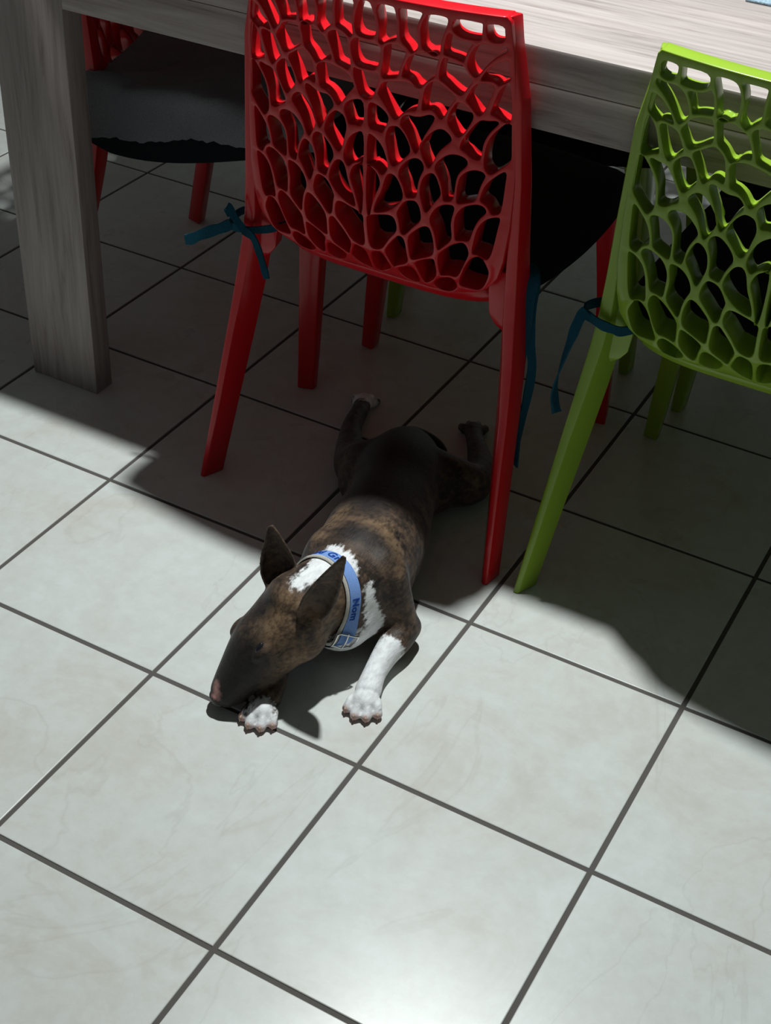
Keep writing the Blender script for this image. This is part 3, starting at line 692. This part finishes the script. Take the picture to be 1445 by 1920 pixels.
for e_, q_, z_ in TOES:
    def claw(bm):
        P = [e_ + q_ * .003 * z_ + V(0, 0, .0050), e_ + q_ * .0070 * z_ + V(0, 0, .0036), e_ + q_ * .0086 * z_ + V(0, 0, .0006), e_ + q_ * .0088 * z_ + V(0, 0, -.0020)]
        s_ = V(-q_[1], q_[0], 0); rings = []
        for p, r in zip(P, (.0017, .0016, .0012, .0005)):
            rings.append([p + (s_ * math.cos(t) + nrm(V(0, 0, 1) + q_ * .5) * math.sin(t)) * r for t in np.linspace(0, 2 * math.pi, 9)[:-1]])
        loft(bm, rings)
    dmesh('claw', CLAW, dog, claw)

# collar wrapped on the neck: webbing band with edge piping, woven lettering and a metal buckle
from mathutils.bvhtree import BVHTree
bvh = BVHTree.FromPolygons([tuple(p) for p in co], [tuple(p.vertices) for p in body_me.polygons])
CN = nrm(V(.20, .93, -.30)); CC = V(-.144, .149, .112)
CS = nrm(V(1, -.2, .06) - CN * np.dot(V(1, -.2, .06), CN)); CU = nrm(np.cross(CS, CN)); CU = CU if CU[2] > 0 else -CU
NR = 96; WID = (-.0125, .0125)
rad = np.zeros((NR, 3))
for i in range(NR):
    ph = 2 * math.pi * i / NR; e_ = CS * math.cos(ph) + CU * math.sin(ph)
    for j, w_ in enumerate((WID[0], 0, WID[1])):
        h_ = bvh.ray_cast(Vector(CC + CN * w_ + e_ * .14), Vector(-e_), .14)
        rad[i, j] = .14 - h_[3] if h_[0] is not None else .05
rad = np.minimum(rad, .068)
for it in range(10): rad = (np.roll(rad, 1, 0) + rad * 2 + np.roll(rad, -1, 0)) / 4
rad = np.maximum(rad, 0.044) + .0012
def cpt(ph, w_, t):
    """point on the collar: angle, position across the band, height above its inner face"""
    f = (ph / (2 * math.pi)) % 1 * NR; i = int(f); k = f - i
    rr = rad[i % NR] * (1 - k) + rad[(i + 1) % NR] * k
    r_ = np.interp(w_, (WID[0], 0, WID[1]), rr)
    return CC + CN * w_ + (CS * math.cos(ph) + CU * math.sin(ph)) * (r_ + t)
BLUE = fabric('blue_webbing', (.20, .34, .70), 1500, .8); BEIGE = fabric('beige_piping', (.52, .50, .45), 1500, .85); NAVY = fabric('black_edge_line', (.012, .013, .022), 1200, .85)
LETTER = fabric('navy_lettering', (.012, .06, .30), 1500, .85); STEEL = new_mat('polished_steel', (.62, .62, .62), .18, .5, 1.0)
def band(bm):
    cols = [(-.0125, .0010), (-.0119, .0030), (-.0088, .0034), (-.0082, .0022), (-.0066, .0022), (-.0062, .0026), (.0118, .0026), (.0125, .0010)]
    g = [[bm.verts.new(cpt(2 * math.pi * i / NR, w_, t)) for w_, t in cols] for i in range(NR)]
    mi = [1, 1, 1, 2, 0, 0, 0]
    for i in range(NR):
        a, bq = g[i], g[(i + 1) % NR]
        for j in range(len(cols) - 1):
            f = bm.faces.new((a[j], a[j + 1], bq[j + 1], bq[j])); f.material_index = mi[j]
        f = bm.faces.new((a[-1], a[0], bq[0], bq[-1])); f.material_index = 1
collar = dmesh('collar', None, dog, band, 60, 'blue webbing collar with beige edge and dark blue lettering')
for m in (BLUE, BEIGE, NAVY): collar.data.materials.append(m)
def lettering(txt, ph0, size):
    cu = bpy.data.curves.new('lettering', 'FONT'); cu.body = txt; cu.size = size; cu.extrude = .0002; cu.offset = size * .022; cu.resolution_u = 4; cu.space_character = 1.08
    o = bpy.data.objects.new('tmp', cu); COL.objects.link(o); dg_ = bpy.context.evaluated_depsgraph_get(); me = bpy.data.meshes.new_from_object(o.evaluated_get(dg_))
    bpy.data.objects.remove(o); bpy.data.curves.remove(cu)
    bm = bmesh.new(); bm.from_mesh(me); bpy.data.meshes.remove(me)
    for it in range(2): bmesh.ops.subdivide_edges(bm, edges=[e for e in bm.edges if e.calc_length() > size * .12], cuts=1)
    for v in bm.verts:
        v.co = Vector(cpt(ph0 - v.co.x / .058, -.0026 + v.co.y, .0027 + (v.co.z + .0002)) - DOG)
    me = from_bm('lettering', bm, 0); o = obj('lettering', me, LETTER, collar)
lettering('dd Gra', math.radians(121), .0168)
lettering('Nom', math.radians(22), .0160)
# buckle on the near side of the throat
BP = math.radians(-42)
def buckle(bm):
    pts = [(BP - .17, -.016), (BP + .17, -.016), (BP + .17, .016), (BP - .17, .016)]
    def rod(a, bq, r):
        P = [cpt(a[0] + (bq[0] - a[0]) * t, np.clip(a[1] + (bq[1] - a[1]) * t, -.0125, .0125), .0062) + CN * ((a[1] + (bq[1] - a[1]) * t) - np.clip(a[1] + (bq[1] - a[1]) * t, -.0125, .0125)) for t in np.linspace(0, 1, 7)]
        rings = []
        for i, p in enumerate(P):
            t = nrm(P[min(i + 1, 6)] - P[max(i - 1, 0)]); s_ = nrm(np.cross(t, CN * .9 + CS * .1 + CU * .31)); u_ = np.cross(t, s_)
            rings.append([p + (s_ * math.cos(q) + u_ * math.sin(q)) * r for q in np.linspace(0, 2 * math.pi, 9)[:-1]])
        loft(bm, rings)
    for k in range(4): rod(pts[k], pts[(k + 1) % 4], .0014)
    rod((BP - .17, 0), (BP + .20, 0), .0012)
bk = dmesh('buckle', STEEL, collar, buckle, 60, 'silver metal buckle')
def loop(bm):
    g = []
    for i in range(9):
        ph = BP - .62 + i * .03
        g.append([bm.verts.new(cpt(ph, w_, t)) for w_, t in ((-.0125, .003), (-.0118, .0058), (.0118, .0058), (.0125, .003))])
    for a, bq in zip(g, g[1:]):
        for j in range(3): bm.faces.new((a[j], a[j + 1], bq[j + 1], bq[j]))
dmesh('keeper_loop', NAVY, collar, loop, 60)
